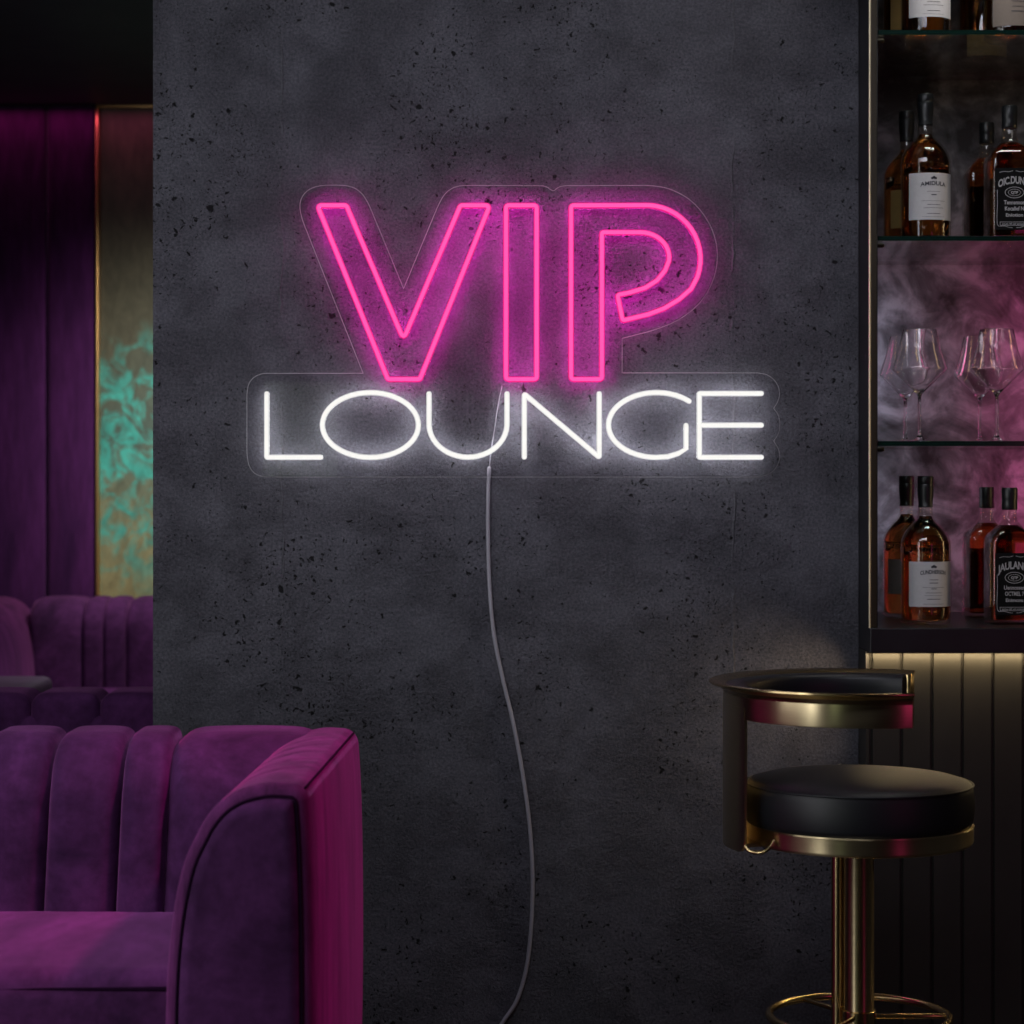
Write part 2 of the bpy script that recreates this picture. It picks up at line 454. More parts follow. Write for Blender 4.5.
# ------------------------------------------------------------------ neon sign
sign = thing('neon_sign', (sx(513, 0), -.02, sz(477, 0)), 'neon sign on clear board, pink outlined VIP over thin white LOUNGE', 'neon sign')
YP0, YP1, YT = -.0255, -.0225, -.0325          # backing board front / back, tube centre line
R_PINK, R_WHITE = .0066, .0060
def s2(px, py, y=YP0): return Vector((sx(px, y), sz(py, y)))
arcs = [  # sign-board outline in photograph coordinates (clockwise from lower-left board)
 (246.6,455),(246.6,393),(248,384),(253,377),(262,373),(362.7,373),
 (302,220),(299.2,208),(300.5,198),(307,190),(317,185.6),(330,184.8),(346,185),(356,188),(363,194),(369,204),
 (403.6,288),(438,205),(444,194),(452,187.5),(462,185),(543,185.4),(548,187),(553,191.4),(558,187),(563,185.4),
 (650,185),(668,187.5),(688,197),(704,213),(715,234),(718.5,256),(715,278),(705,298),(690,313),(672,324),(650,331.5),(622.4,338.5),
 (622.4,372.6),(760,372.6),(769,375),(776.5,381.5),(780.3,391),(779,400.5),(774,408.2),(779,415),(780.5,424.6),(779,434),(774,441),(779,449),(780.5,457),(777.5,467),(770,474.5),(759,477.3),
 (263,477.3),(254,474),(248.5,466)]
sharp_at = {(362.7,373), (403.6,288), (622.4,338.5), (622.4,372.6), (774,408.2), (774,441)}
raw = fillet([s2(*p).to_3d() for p in arcs], [0 if p in sharp_at else .3 for p in arcs], True, 4)
poly = []
for p in raw:
    if not poly or (Vector(poly[-1]) - p.to_2d()).length > 2e-4: poly.append(tuple(p.to_2d()))
bm = bmesh.new()
e = .0012
rows = [[(p[0], YP0, p[1]) for p in inset_poly(poly, e)], [(p[0], YP0+e, p[1]) for p in poly], [(p[0], YP1-.0006, p[1]) for p in poly], [(p[0], YP1, p[1]) for p in inset_poly(poly, .0006)]]
V = grid(bm, rows, False, True, 1)
bm.faces.new(V[0]).material_index = 0; bm.faces.new(list(reversed(V[-1]))).material_index = 0
tag(obj('backing_board', bm, [M['acrylic'], M['acrylic_edge']], sign, smooth=False), 'clear acrylic backing board with pale edge')

def neon(name, paths, r, mats, label):
    """one letter: a list of (points in photograph coordinates, closed, fillet radius px)"""
    bm = bmesh.new()
    for pts, closed, fr in paths:
        P = [Vector((sx(x, YT), YT, sz(y, YT))) for x, y in pts]
        if fr: P = fillet(P, [f*D/F for f in fr] if isinstance(fr, list) else fr*D/F, closed, 4)
        P = densify(P, .03, closed)
        add_tube(bm, P, r, 18, closed, up=(0, -1, 0))
    o = obj(name, bm, mats, sign)
    for f in o.data.polygons:
        f.material_index = 1 if f.normal.y > .45 else (0 if f.normal.y < -.72 else 2)
    return tag(o, label)
PK, WH = [M['pink_front'], M['pink_back'], M['pink_side']], [M['white_front'], M['white_back'], M['white_side']]
def ell(cx, cy, rx, ry, a0, a1, n=24): return [(cx+rx*math.cos(R(a0+(a1-a0)*k/n)), cy-ry*math.sin(R(a0+(a1-a0)*k/n))) for k in range(n+1)]
neon('letter', [([(317.6,205.6),(346.5,205.6),(403.6,339.5),(460.5,205.6),(489.8,205.6),(420,379.3),(388,379.3)], True, 3)], R_PINK, PK, 'pink outlined letter V')
neon('letter', [([(506,205.6),(536.6,205.6),(536.6,379.3),(506,379.3)], True, 3)], R_PINK, PK, 'pink outlined letter I')
outer = ell(646, 259, 54.3, 53.6, 88, -20, 14) + [(691,289),(679,299.5),(664,308.5),(648,314.5)]
inner = [(634,291.5),(650,287),(660,279.5),(666.5,269)] + ell(640, 258, 29.2, 25.4, -8, 88, 12)
inner = [(617.4,295.2),(630,292.6),(645,288),(657,280.5),(665,270.5)] + ell(640, 257.5, 29, 25, -8, 90, 12)
neon('letter', [([(571,205.6)] + outer + [(622.6,320.6)] + inner + [(601.8,232.5),(601.8,379.3),(571,379.3)], True, [3]+[0]*len(outer)+[2]+[2]+[0]*(len(inner)-1)+[2,3,3])], R_PINK, PK, 'pink outlined letter P')
neon('letter', [([(266.8,393.5),(266.8,457.3),(321,457.3)], False, 1)], R_WHITE, WH, 'white letter L')
neon('letter', [(ell(370.4, 425, 48, 32.4, 0, 360, 48)[:-1], True, 0)], R_WHITE, WH, 'white letter O')
neon('letter', [([(429,393.5),(429,420)] + ell(468, 424, 39, 33.2, 183, 357, 22) + [(507,420),(507,393.5)], False, 0)], R_WHITE, WH, 'white letter U')
neon('letter', [([(524.3,457.3),(524.3,394),(599.2,457.3),(599.2,393.5)], False, .8)], R_WHITE, WH, 'white letter N')
g = ell(656.5, 425, 48, 32.4, 47, 270, 34) + [(668,456.6),(678,453.6),(686,448.8),(686,425.2)]
neon('letter', [(g, False, 0)], R_WHITE, WH, 'white letter G')
neon('letter', [([(761.5,393.5),(699.3,393.5),(699.3,457.3),(761.5,457.3)], False, .8), ([(700.5,425.2),(761.5,425.2)], False, 0)], R_WHITE, WH, 'white letter E')
cp = [(489.3,468),(488.3,490),(488,530),(489.5,585),(494,635),(503,680),(513,722),(522,770),(529,820),(532.5,870),(531.5,920),(527,965),(517,1000),(503,1022),(492,1042),(489,1064)]
P = [Vector((sx(x, -.006), -.0062, sz(y, -.006))) for x, y in cp] + [Vector((-.045, -.012, .0055)), Vector((-.02, -.05, .0052)), Vector((.08, -.08, .0052)), Vector((.25, -.06, .0052))]
wp = [Vector((sx(x, -.018), -.0175, sz(y, -.018))) for x, y in ((502,386),(498,405),(494,432),(491,452))] + [Vector((sx(489.3, -.006), -.0062, sz(468, -.006)))]
tag(obj('feed_wire', tube(catmull(wp, 5), .0012, 8, up=(0, -1, 0)), M['cord'], sign), 'thin wire running up behind the clear board')
tag(obj('power_cord', tube(catmull(P, 6), .0046, 10, up=(0, -1, 0)), M['cord'], sign), 'thin pale grey cord hanging down the wall')

# ------------------------------------------------------------------ sofas (built facing -y, then turned)
def make_sofa(name, W, ybf, yseat, yarm, yrear, bounds, lean, label, mats, arms=(1, -1), ztop=.87, zseat=.53, cat='sofa'):
    """local frame: x centred on the sofa, front at -y; bounds: channel edges at the top of the backrest"""
    t = thing(name, (0, 0, 0), label, cat)
    half = W/2; AW = .205
    vel, nap = mats
    obj('base_frame', pillow((0, (yseat+yrear)/2+.01, .235), (half-.03, (yrear-yseat)/2-.02, .135), .02, n=(6,6,4)), vel, t, local=True)
    obj('back_shell', pillow((0, yrear-.045, .10+(ztop-.15)/2), (half-.03, .045, (ztop-.15)/2), .03, n=(6,6,6)), vel, t, local=True)
    for sxn in (-1, 1):
        for yy in (yseat+.12, yrear-.1):
            obj('leg', lathe([(.016, 0), (.024, .11)], (sxn*(half-.12), yy, 0), 20), M['black_wood'], t, local=True)
    # backrest channels
    for x0, x1 in zip(bounds, bounds[1:]):
        rt = .115
        prof = [(ybf-.005, .40)] + [(ybf, .40+(ztop-rt-.40)*k/12) for k in range(1, 13)]
        prof += [(ybf+rt-rt*math.cos(a), ztop-rt+rt*math.sin(a)) for a in [R(90*k/10) for k in range(1, 11)]]
        yend = yrear-.035
        prof += [(ybf+rt+(yend-ybf-rt)*k/4, ztop) for k in range(1, 5)]
        prof += [(yend+.03*math.sin(R(90*k/5)), ztop-.03+.03*math.cos(R(90*k/5))) for k in range(1, 6)] + [(yend+.031, ztop-.09)]
        rows = []; n = len(prof)
        for k, (y, z) in enumerate(prof):
            a, b = prof[max(0, k-1)], prof[min(n-1, k+1)]
            tx, tz = b[0]-a[0], b[1]-a[1]; L = math.hypot(tx, tz); ny, nz = -tz/L, tx/L      # outward
            row = []
            for j in range(21):
                u = -1+2*j/20; us = math.sin(u*PI/2)
                bul = -.024*(abs(us)**9) + .004*(1-us*us)
                low = max(0, (ztop-.08-z))
                le = lambda xb: xb + lean*low*(1 if xb > 0 else -1)
                xx = le(x0)+(le(x1)-le(x0))*(us+1)/2
                row.append((xx, y+ny*bul, z+nz*bul))
            rows.append(row)
        bm = bmesh.new(); V = grid(bm, rows)
        bm.faces.new(V[0]); bm.faces.new(list(reversed(V[-1])))
        bm.faces.new([r[0] for r in V]); bm.faces.new([r[-1] for r in reversed(V)])
        obj('back_channel', bm, vel, t, local=True, sharp=60)
    # seat cushion
    xs = half-AW+.012
    hh = .085
    def slump(p): return p
    obj('seat_cushion', pillow((0, (yseat+ybf+.03)/2, zseat-hh), (xs, (ybf+.03-yseat)/2, hh), .03, (.004, .012, .012), (60, 26, 8)), M['velvet_seat'], t, local=True)
    P = fillet([Vector((x, y, zseat-.024)) for x, y in ((-xs, ybf-.01), (-xs, yseat-.001), (xs, yseat-.001), (xs, ybf-.01))], .03, False)
    obj('seat_piping', tube(P, .004, 8), M['thread'], t, local=True)
    # arms
    rc = .030                                                   # outer top corner radius
    sec = [(.0,.09),(-.004,.20),(-.008,.35),(-.009,.50),(-.008,.65),(-.004,.78),(.0,ztop-rc)]
    sec += [(rc-rc*math.cos(R(a)), ztop-rc+rc*math.sin(R(a))) for a in (18, 36, 54, 72, 90)]
    sec += [(.06,ztop+.0015),(.088,ztop-.003),(.115,ztop-.012),(.141,ztop-.029),(.162,ztop-.053),(.178,ztop-.082),(.196,ztop-.122),(.210,ztop-.182),(.219,ztop-.25),(.224,ztop-.33),(.226,.40),(.226,.25),(.224,.09)]
    dense = [tuple(p) for p in densify(catmull([(a, b, 0) for a, b in sec], 3), .03, False)]
    dense = [(p[0], p[1]) for p in dense]
    for s in arms:
        loops = []
        y0, y1, rr = yarm, yrear, .020
        ys = [(y0+rr*(1-math.cos(R(a))) if False else y0+rr-rr*math.cos(R(a)), rr-rr*math.sin(R(a))) for a in (0, 22, 45, 68, 90)]
        N = 90
        ys += [(y0+rr+(y1-.05-y0-rr)*k/N, 0) for k in range(1, N+1)]
        ys += [(y1-.05+.05*math.sin(R(a)), .05-.05*math.cos(R(a))) for a in (25, 50, 70, 90)]
        folds = [y0+(y1-y0)*q for q in (.20, .33, .46, .58, .70)]
        for y, ins in ys:
            pl = inset_poly(dense, ins) if ins > 1e-6 else dense
            row = []
            for u, z in pl:
                w = max(0, 1-((u-.10)/.085)**2) if z > .6 else 0
                dz = -.0055*w*sum(math.exp(-((y+(u-.1)*.55-f)/.0075)**2) for f in folds)
                row.append((s*(half-u+.03*(y-y0)), y, z+dz))
            loops.append(row)
        bm = bmesh.new(); V = grid(bm, loops, False, True)
        bm.faces.new(V[0]); bm.faces.new(list(reversed(V[-1])))
        arm = obj('arm', bm, nap, t, local=True, sharp=70)
        pan = clean_inset(dense, .0215)
        bm = bmesh.new(); V = grid(bm, [[(s*(half-u), yarm+.004, z) for u, z in pan], [(s*(half-u), yarm-.004, z) for u, z in [(.11+(u-.11)*.975, .48+(z-.48)*.993) for u, z in pan]], [(s*(half-(.11+(u-.11)*.8)), yarm-.007, .48+(z-.48)*.94) for u, z in pan]], False, True)
        bm.faces.new(V[2])
        obj('front_panel', bm, vel, arm, local=True)
        obj('piping', tube([(s*(half-u), yarm+.0005, z) for u, z in clean_inset(dense, .0195)][1:-1], .0028, 8), M['thread'], arm, local=True)
        obj('seam', tube([(s*(half-.0085+.03*(.02+(y1-y0-.08)*k/10)), y0+.02+(y1-y0-.08)*k/10, ztop-.0085) for k in range(11)], .0022, 6), M['thread'], arm, local=True)
    return t

fx = -1.175
bt = [-.36, -.6257, -.712, -.8435, -.975, -1.108]
bloc = sorted([b-fx for b in bt] + [-(b-fx) for b in bt])
sofa = make_sofa('velvet_sofa', 1.72, 0, -.507, -.615, .23, bloc, -.05, 'purple velvet sofa with fluted backrest and rounded arm before the concrete wall', (M['velvet'], M['velvet_nap']), zseat=.553)
sofa.location = (fx, -.930, 0)

bx = -.97
bb = [(-.97-.163*k)-bx for k in range(-5, 6)]
back_sofa = make_sofa('velvet_sofa', 1.95, 0, -.70, -.80, .27, bb, 0, 'dark purple velvet sofa seen from behind, only the scalloped top of its back showing', (M['velvet'], M['velvet_nap']), ztop=.835)
back_sofa.location = (bx, .55, 0); back_sofa.rotation_euler.z = PI

farx = -1.05
fb = [-1.86, -1.654, -1.573, -1.488, -1.32, -1.16, -1.0, -.84, -.68, -.52, -.36, -.24]
far_sofa = make_sofa('velvet_sofa', 1.96, 0, -.75, -.85, .28, [b-farx for b in fb], 0, 'purple velvet sofa facing us beneath the plum wall panels and teal mural', (M['velvet'], M['velvet_nap']))
far_sofa.location = (farx, 3.73, 0)

# mauve side table in the far lounge
tb = thing('side_table', (-1.82, 2.0, 0), 'mauve grey table with thick rounded edge beside the far purple sofa', 'table')
tx1, ty1 = sx(54, 2.35), 2.35
obj('table_top', pillow((tx1-.3, ty1-.32, .655), (.3, .32, .045), .028, n=(14, 14, 8)), M['table'], tb)
obj('pedestal', lathe([(.05, .02), (.05, .615)], (tx1-.3, ty1-.32, 0), 28), M['black_wood'], tb)
obj('foot_plate', lathe([(.20, 0), (.20, .014), (.19, .02)], (tx1-.3, ty1-.32, 0), 40), M['black_wood'], tb)

# far wall: upholstered panels and mural
YF = 4.10
def panel(px0, px1, label):
    x0, x1 = sx(px0, YF), sx(px1, YF)
    o = obj('upholstered_wall_panel', pillow(((x0+x1)/2, 4.115, CEIL/2), ((x1-x0)/2-.0015, .035, CEIL/2-.004), .022, (0, .012, 0), (12, 4, 30)), M['velvet_wall'])
    return tag(o, label, 'wall panel', 'plum velvet panels on the far wall')
panel(47, 96.5, 'plum velvet wall panel next to the gold strip by the teal mural')
panel(-23, 47, 'plum velvet wall panel one panel away from the gold strip')
mu = thing('wall_mural', (sx(128, YF), 4.13, 0), 'teal and bronze mottled mural panel in thin gold frame beyond the concrete wall', 'mural')
mx0, mx1 = sx(99.5, YF), sx(99.5, YF)+.62
zt = sz(108, YF)
o = obj('mural_face', box((mx0, 4.115, 0.01), (mx1, 4.15, zt)), M['mural'], mu, smooth=False)
obj('frame_strip', box((sx(96.8, YF), 4.07, .01), (mx0, 4.15, zt+.013), .003), M['gold_trim'], mu)
obj('frame_strip', box((mx0, 4.09, zt), (mx1, 4.15, zt+.014), .003), M['gold_trim'], mu)
obj('frame_strip', box((mx1, 4.09, .01), (mx1+.012, 4.15, zt+.014), .003), M['gold_trim'], mu)

# ------------------------------------------------------------------ bar counter and cabinet
XC0, XC1 = WR+.001, 1.95
ZC = 1.02
counter = thing('bar_counter', (1.3, .15, 0), 'black bar counter with grooved panel front, below the bottle shelves', 'counter')
obj('worktop', box((XC0, -.160, ZC-.053), (XC1, .465, ZC), .002), M['black_wood'], counter, smooth=False)
bm = bmesh.new()
ge = [XC0] + [sx(p, -.1) for p in (871, 901.5, 932, 962.5, 993, 1023.5)]
st = ge[-1]-ge[-2]
while ge[-1]+st < XC1: ge.append(ge[-1]+st)
ge.append(XC1)
outline = []
for a, b in zip(ge, ge[1:]):
    if a == XC0: outline += [(a, -.1)]
    else: outline += [(a+.0026, -.092), (a+.0042, -.1)]
    outline += [(b-.0042, -.1), (b-.0026, -.092)] if b != XC1 else [(b, -.1)]
bm = bmesh.new(); rows = [[(x, y, z) for x, y in outline] for z in (.0, ZC-.053)]
grid(bm, rows)
V = [bm.verts.new(p) for p in ((XC0, .46, 0), (XC1, .46, 0), (XC1, .46, ZC-.053), (XC0, .46, ZC-.053))]
bm.faces.new(V)
bm.verts.ensure_lookup_table(); nO = len(outline)
bm.faces.new((bm.verts[0], bm.verts[nO], V[3], V[0])); bm.faces.new((bm.verts[nO-1], V[1], V[2], bm.verts[2*nO-1]))
obj('grooved_panel', bm, M['slat'], counter, smooth=False)

YC = -.144; ZT = 2.76
cab = thing('bottle_cabinet', (1.3, .15, ZC), 'open black bottle cabinet with bronze upright and dark marble back', 'cabinet')
obj('side_panel', box((XC0, YC+.008, ZC), (XC0+.02, .45, ZT)), M['black_wood'], cab, smooth=False)
obj('side_panel', box((XC1-.02, YC+.008, ZC), (XC1, .45, ZT)), M['black_wood'], cab, smooth=False)
obj('top_panel', box((XC0+.02, YC+.008, ZT-.03), (XC1-.02, .45, ZT)), M['black_wood'], cab, smooth=False)
obj('shade_valance', box((XC0+.02, YC+.008, ZT-.09), (XC1-.02, YC+.028, ZT-.03)), M['black_wood'], cab, smooth=False)  # unseen board, added to shade the top of the marble back
obj('back_panel', box((XC0+.02, .445, ZC), (XC1-.02, .465, ZT-.03)), M['marble'], cab, smooth=False)
obj('upright', box((sx(869.5, YC), YC, ZC), (sx(877, YC), YC+.03, ZT), .0008), M['bronze'], cab, smooth=False)
tag(obj('edge_trim', lathe([(.0026, ZC), (.0026, ZT)], (XC0+.0018, YC+.001, 0), 20), M['edge_brass'], cab, sharp=40), 'bright brass edge strip')
XS0 = XC0+.0215; XS1 = XC1-.0215
for zt_, lab in ((2.3138, 'top glass shelf, bottle bases cut by the top of the view'), (1.8677, 'glass shelf holding the two whole bottle pairs above the wine glasses'), (1.4236, 'glass shelf holding the four wine glasses')):
    bm = box((XS0, -.132, zt_-.011), (XS1, .443, zt_), .0006, 1)
    o = obj('glass_shelf', bm, [M['shelf_glass'], M['shelf_edge']], smooth=False)
    for f in o.data.polygons: f.material_index = 0 if abs(f.normal.z) > .7 else 1
    tag(o, lab, 'shelf', 'glass shelves of the bottle cabinet')
    for yy in (-.10, .40):
        for s, xx in ((1, XC0+.02), (-1, XC1-.02)):
            obj('shelf_pin', tube([(xx, yy, zt_-.0175), (xx+s*.016, yy, zt_-.0175)], .0055, 10), M['bronze'], cab)

# ------------------------------------------------------------------ bottles
def smooth_prof(pts, k=5): return [(p.x, p.y) for p in catmull([Vector((a, b, 0)) for a, b in pts], k)]
def curve_on(bm, rad, zc, arch=0.0, gap=.0006):
    """wrap flat lettering (x, y) onto a cylinder facing -y, with an optional upward arch"""
    for v in bm.verts:
        x, y = v.co.x, v.co.y
        z = zc + y - arch*x*x
        a = x/rad
        v.co = Vector((rad*math.sin(a)*(1+gap/rad), -(rad+gap)*math.cos(a), z))
    return bm
def flat_on(bm, yf, zc, arch=0.0, shift=0.0):
    for v in bm.verts:
        x, y = v.co.x, v.co.y
        v.co = Vector((x+shift, yf-.0006, zc + y - arch*x*x))
    return bm
def strip(w, h, x=0, y=0):
    bm = bmesh.new(); n = 10
    V = [[bm.verts.new((x-w/2+w*k/n, y+s*h/2, 0)) for k in range(n+1)] for s in (-1, 1)]
    for k in range(n): bm.faces.new((V[0][k], V[0][k+1], V[1][k+1], V[1][k]))
    return bm

def round_bottle(label_mat, ink, name_text, lines, crest=0, lab_z=(.044, .147), rb=.0545, liquid='amber', lab_half=60, turn=9.0):
    t = thing('whisky_bottle', (0, 0, 0), 'x', 'bottle')
    outer = [(0, .002), (rb-.006, 0), (rb-.001, .003), (rb, .008)] + [(rb, z) for z in (.05, .10, .15, .170)]
    sh = smooth_prof([(rb, .172), (rb-.0015, .186), (rb-.009, .203), (rb-.021, .218), (rb-.031, .228), (.0175, .238), (.0155, .250), (.0155, .268)], 4)
    outer += sh
    obj('glass_body', lathe(outer, n=56), M['bottle_glass'], t, local=True)
    li = [(0, .0105), (rb-.008, .009), (rb-.003, .013)] + [(rb-.003, z) for z in (.05, .1, .15, .171)]
    li += [(max(.010, r-.003), z-.002) for r, z in sh if z < .241] + [(0, .2395)]
    obj('whisky', lathe(li, n=56), M[liquid], t, local=True)
    obj('cap', lathe([(0, .258), (.0155, .258), (.0165, .259), (.0165, .262), (.0158, .263), (.0162, .275), (.0172, .285), (.0178, .300), (.0178, .3095), (.0172, .3105), (.0178, .3115), (.0178, .325), (.0165, .328), (0, .328)], n=36), M['cap'], t, local=True, sharp=40)
    # label: a thin curved sheet
    bm = bmesh.new(); ro = rb+.0009; nseg = 28
    pr = [(rb+.0002, lab_z[0]), (ro, lab_z[0]), (ro, lab_z[1]), (rb+.0002, lab_z[1])]
    sector(bm, pr, -90-lab_half+turn, -90+lab_half+turn, (0, 0, 0), nseg)
    lb = obj('paper_label', bm, label_mat, t, local=True, sharp=30)
    if name_text or lines:
        H = lab_z[1]-lab_z[0]; bm = bmesh.new()
        if name_text:
            tx = text_mesh(name_text, .0125, .0003, 1.0, .060); merge(bm, curve_on(tx, ro, lab_z[0]+H*.735, 3.2))
        if crest:
            for k in range(-1, 2):
                d = bmesh.new(); bmesh.ops.create_circle(d, cap_ends=True, radius=.0026 if k else .0034, segments=10)
                for v in d.verts: v.co.x += k*.0042; v.co.y += .0014*(1-abs(k))
                merge(bm, curve_on(d, ro, lab_z[0]+H*.885))
        for fz, w, h in lines:
            if isinstance(w, str): merge(bm, curve_on(text_mesh(w, h, .0001), ro, lab_z[0]+H*fz))
            else: merge(bm, curve_on(strip(w, h), ro, lab_z[0]+H*fz))
        if bm.verts:
            if turn: bmesh.ops.rotate(bm, verts=bm.verts, cent=(0, 0, 0), matrix=Matrix.Rotation(R(turn), 3, 'Z'))
            obj('lettering', bm, ink, lb, local=True, smooth=False)
    return t

def square_bottle(name_text, words, front=True):
    t = thing('whisky_bottle', (0, 0, 0), 'x', 'bottle')
    h = .0490
    def sq(hx, r, z, n=6):
        out = []
        for cx, cy, a0 in ((1, 1, 0), (-1, 1, 90), (-1, -1, 180), (1, -1, 270)):
            for k in range(n+1):
                a = R(a0+90*k/n); out.append((cx*(hx-r)+r*math.cos(a), cy*(hx-r)+r*math.sin(a), z))
        return out
    def body(ins, z0, zs):
        L = [sq(h-.006-ins, .008, z0), sq(h-.0015-ins, .0095, z0+.0015), sq(h-ins, .010, z0+.006)]
        L += [sq(h-ins, .010, z) for z in (.05, .10, .15, .178)]
        for q, z in zs:
            hx = max(.008, q-ins); r = min(hx*.999, .010+(.0490-q)*.42 if q > .018 else hx*.999); L.append(sq(hx, r, z))
        bm = bmesh.new(); V = grid(bm, L, False, True)
        bm.faces.new(V[0]); bm.faces.new(list(reversed(V[-1])))
        return bm
    sh = [(.0485, .184), (.0465, .192), (.041, .201), (.032, .211), (.024, .219), (.0185, .227), (.0165, .236)]
    obj('glass_body', body(0, 0, sh + [(.0160, .246), (.0160, .262)]), M['bottle_glass'], t, local=True)
    obj('whisky', body(.003, .010, sh[:5]), M['dark_amber'], t, local=True)
    obj('cap', lathe([(0, .2525), (.0163, .2525), (.0175, .254), (.0172, .266), (.0164, .274), (.0172, .277), (.0176, .279), (.0176, .299), (.0165, .302), (0, .302)], n=36), M['cap'], t, local=True, sharp=40)
    z0, z1, hw = .022, .158, .0425
    yf = -h-.0011
    lb = obj('paper_label', box((-hw, yf, z0), (hw, -h-.0002, z1), .0003, 1), M['black_paper'], t, local=True, smooth=False)
    bm = bmesh.new()
    merge(bm, flat_on(text_mesh(name_text, .0225, .0007, .95, .072), yf, z1-.034, 7.5))
    def ring(rx, ry, zc, th):
        d = bmesh.new(); n = 40
        V = [[d.verts.new(((rx+s*th/2)*math.cos(2*PI*k/n), (ry+s*th/2)*math.sin(2*PI*k/n), 0)) for k in range(n)] for s in (-1, 1)]
        for k in range(n): d.faces.new((V[0][k], V[0][(k+1) % n], V[1][(k+1) % n], V[1][k]))
        merge(bm, flat_on(d, yf, zc))
    zo = z0+.082
    ring(.0205, .0120, zo, .0013); ring(.0135, .0072, zo, .0009)
    merge(bm, flat_on(text_mesh('No.7' if False else 'QTP', .008, .0004), yf, zo-.0028))
    for k, (w, hgt) in enumerate(words):
        merge(bm, flat_on(text_mesh(w, hgt, .0003, 1.0, .046-.004*k), yf, z0+.056-.0135*k))
    # ornamental border line
    bp = [(-.039, .004), (-.039, .04), (-.0375, .07), (-.039, .098)]
    path = []
    for sgn in (1, -1):
        pts = [(-.033*sgn, z1-.010), (-.024*sgn, z1-.0075), (-.012*sgn, z1-.0085), (-.003*sgn, z1-.006)]
        path.append(pts)
        path.append([(-.038*sgn, z1-.048), (-.0375*sgn, z0+.06), (-.0385*sgn, z0+.03), (-.038*sgn, z0+.012), (-.034*sgn, z0+.0075), (-.022*sgn, z0+.0085), (-.012*sgn, z0+.005), (-.004*sgn, z0+.0045)])
    path.append([(-.031, z0+.0095), (-.032, z0+.017), (.032, z0+.017), (.031, z0+.0095), (-.031, z0+.0095)])
    for pts in path:
        for a, b in zip(pts, pts[1:]):
            a, b = Vector(a), Vector(b); nrm = (b-a).normalized(); nrm = Vector((-nrm.y, nrm.x))*.0005
            bm.faces.new([bm.verts.new((p.x, yf-.0006, p.y)) for p in (a-nrm, b-nrm, b+nrm, a+nrm)])
    merge(bm, flat_on(text_mesh('ennos 40 vol onmonro', .0055, .0001, 1.0, .055), yf, z0+.0112))
    obj('lettering', bm, M['pale_ink'], lb, local=True, smooth=False)
    return t

XR, XQ = .9190, 1.1055
Y0, Y1 = 0.0, .245
GB = 'whisky bottles in the bar cabinet'
fine = [(.60, .030, .0007), (.53, .012, .0022), (.40, .055, .0006), (.32, .030, .0010), (.25, .046, .0008), (.13, .030, .0011), (.06, .052, .0005)]
def put(b, x, y, z, label): b.location = (x, y, z); b['label'] = label; b['group'] = GB; return b
Z1, Z2, Z3 = 2.3138, 1.8677, ZC
a = round_bottle(M['paper'], M['ink'], 'AMIDULA', fine, 1)
put(a, XR, Y0, Z2, 'round whisky bottle with cream label on the glass shelf above the wine glasses')
b = copy_tree(a)
put(b, XR, Y0, Z1, 'round whisky bottle with white label on the topmost shelf, top cut off')
c = round_bottle(M['paper'], M['ink'], 'CUNDHERSON', [(.60, .020, .0012), (.53, .020, .0016), (.43, .050, .0006), (.40, .012, .0016), (.31, .036, .0009), (.25, .040, .0006), (.17, .030, .0014), (.06, .050, .0006)], 1, (.040, .139))
put(c, XR, Y0, Z3, 'round whisky bottle with cream label standing on the black counter top')
d = round_bottle(M['grey_paper'], None, '', [], 0, (.055, .135), turn=0)
put(d, XR, Y1, Z3, 'round bottle with dull grey label behind the cream labelled one on the counter')
d2 = round_bottle(M['kraft'], None, '', [], 0, (.052, .14))
put(d2, XR, Y1, Z2, 'round amber bottle half hidden behind the cream labelled bottle on the middle bottle shelf')
d3 = copy_tree(d2)
put(d3, XR, Y1, Z1, 'bottle with gold label behind the white labelled bottle on the topmost shelf')
q1 = square_bottle('OIC.DUNEL', [('Tennennon', .0125), ('Kocalief N', .0125), ('Eniotion', .0105)])
put(q1, XQ, Y0, Z2, 'square whisky bottle with black ornate label on the glass shelf above the wine glasses')
q2 = square_bottle('JAULANEL', [('Uennossen', .0125), ('OCTMEL 7', .0125), ('Enimcou', .0105)])
put(q2, XQ, Y0, Z3, 'square whisky bottle with black ornate label standing on the black counter top')
q3 = copy_tree(q1)
put(q3, XQ, Y1, Z2, 'square dark bottle behind the black labelled bottle on the middle bottle shelf')
q4 = copy_tree(q2)
q3.rotation_euler.z = PI; q4.rotation_euler.z = PI
put(q4, XQ, Y1, Z3, 'square dark bottle behind the black labelled bottle on the counter top')
r1 = round_bottle(M['grey_paper'], M['ink'], '', [(.80, .03, .0012), (.68, .036, .0010), (.56, .034, .0012), (.44, .032, .0010), (.33, .036, .0016)], 0, (.024, .12), rb=.0575, liquid='dark_amber')
put(r1, 1.106, Y0, Z1, 'stout bottle with grey label on the topmost shelf, over the square bottles')
r2 = round_bottle(M['kraft'], None, '', [], 0, (-0.0+.004, .060), rb=.0545, liquid='dark_amber')
put(r2, XQ-.01, Y1, Z1, 'bottle with mustard gold label behind the grey labelled one on the topmost shelf')

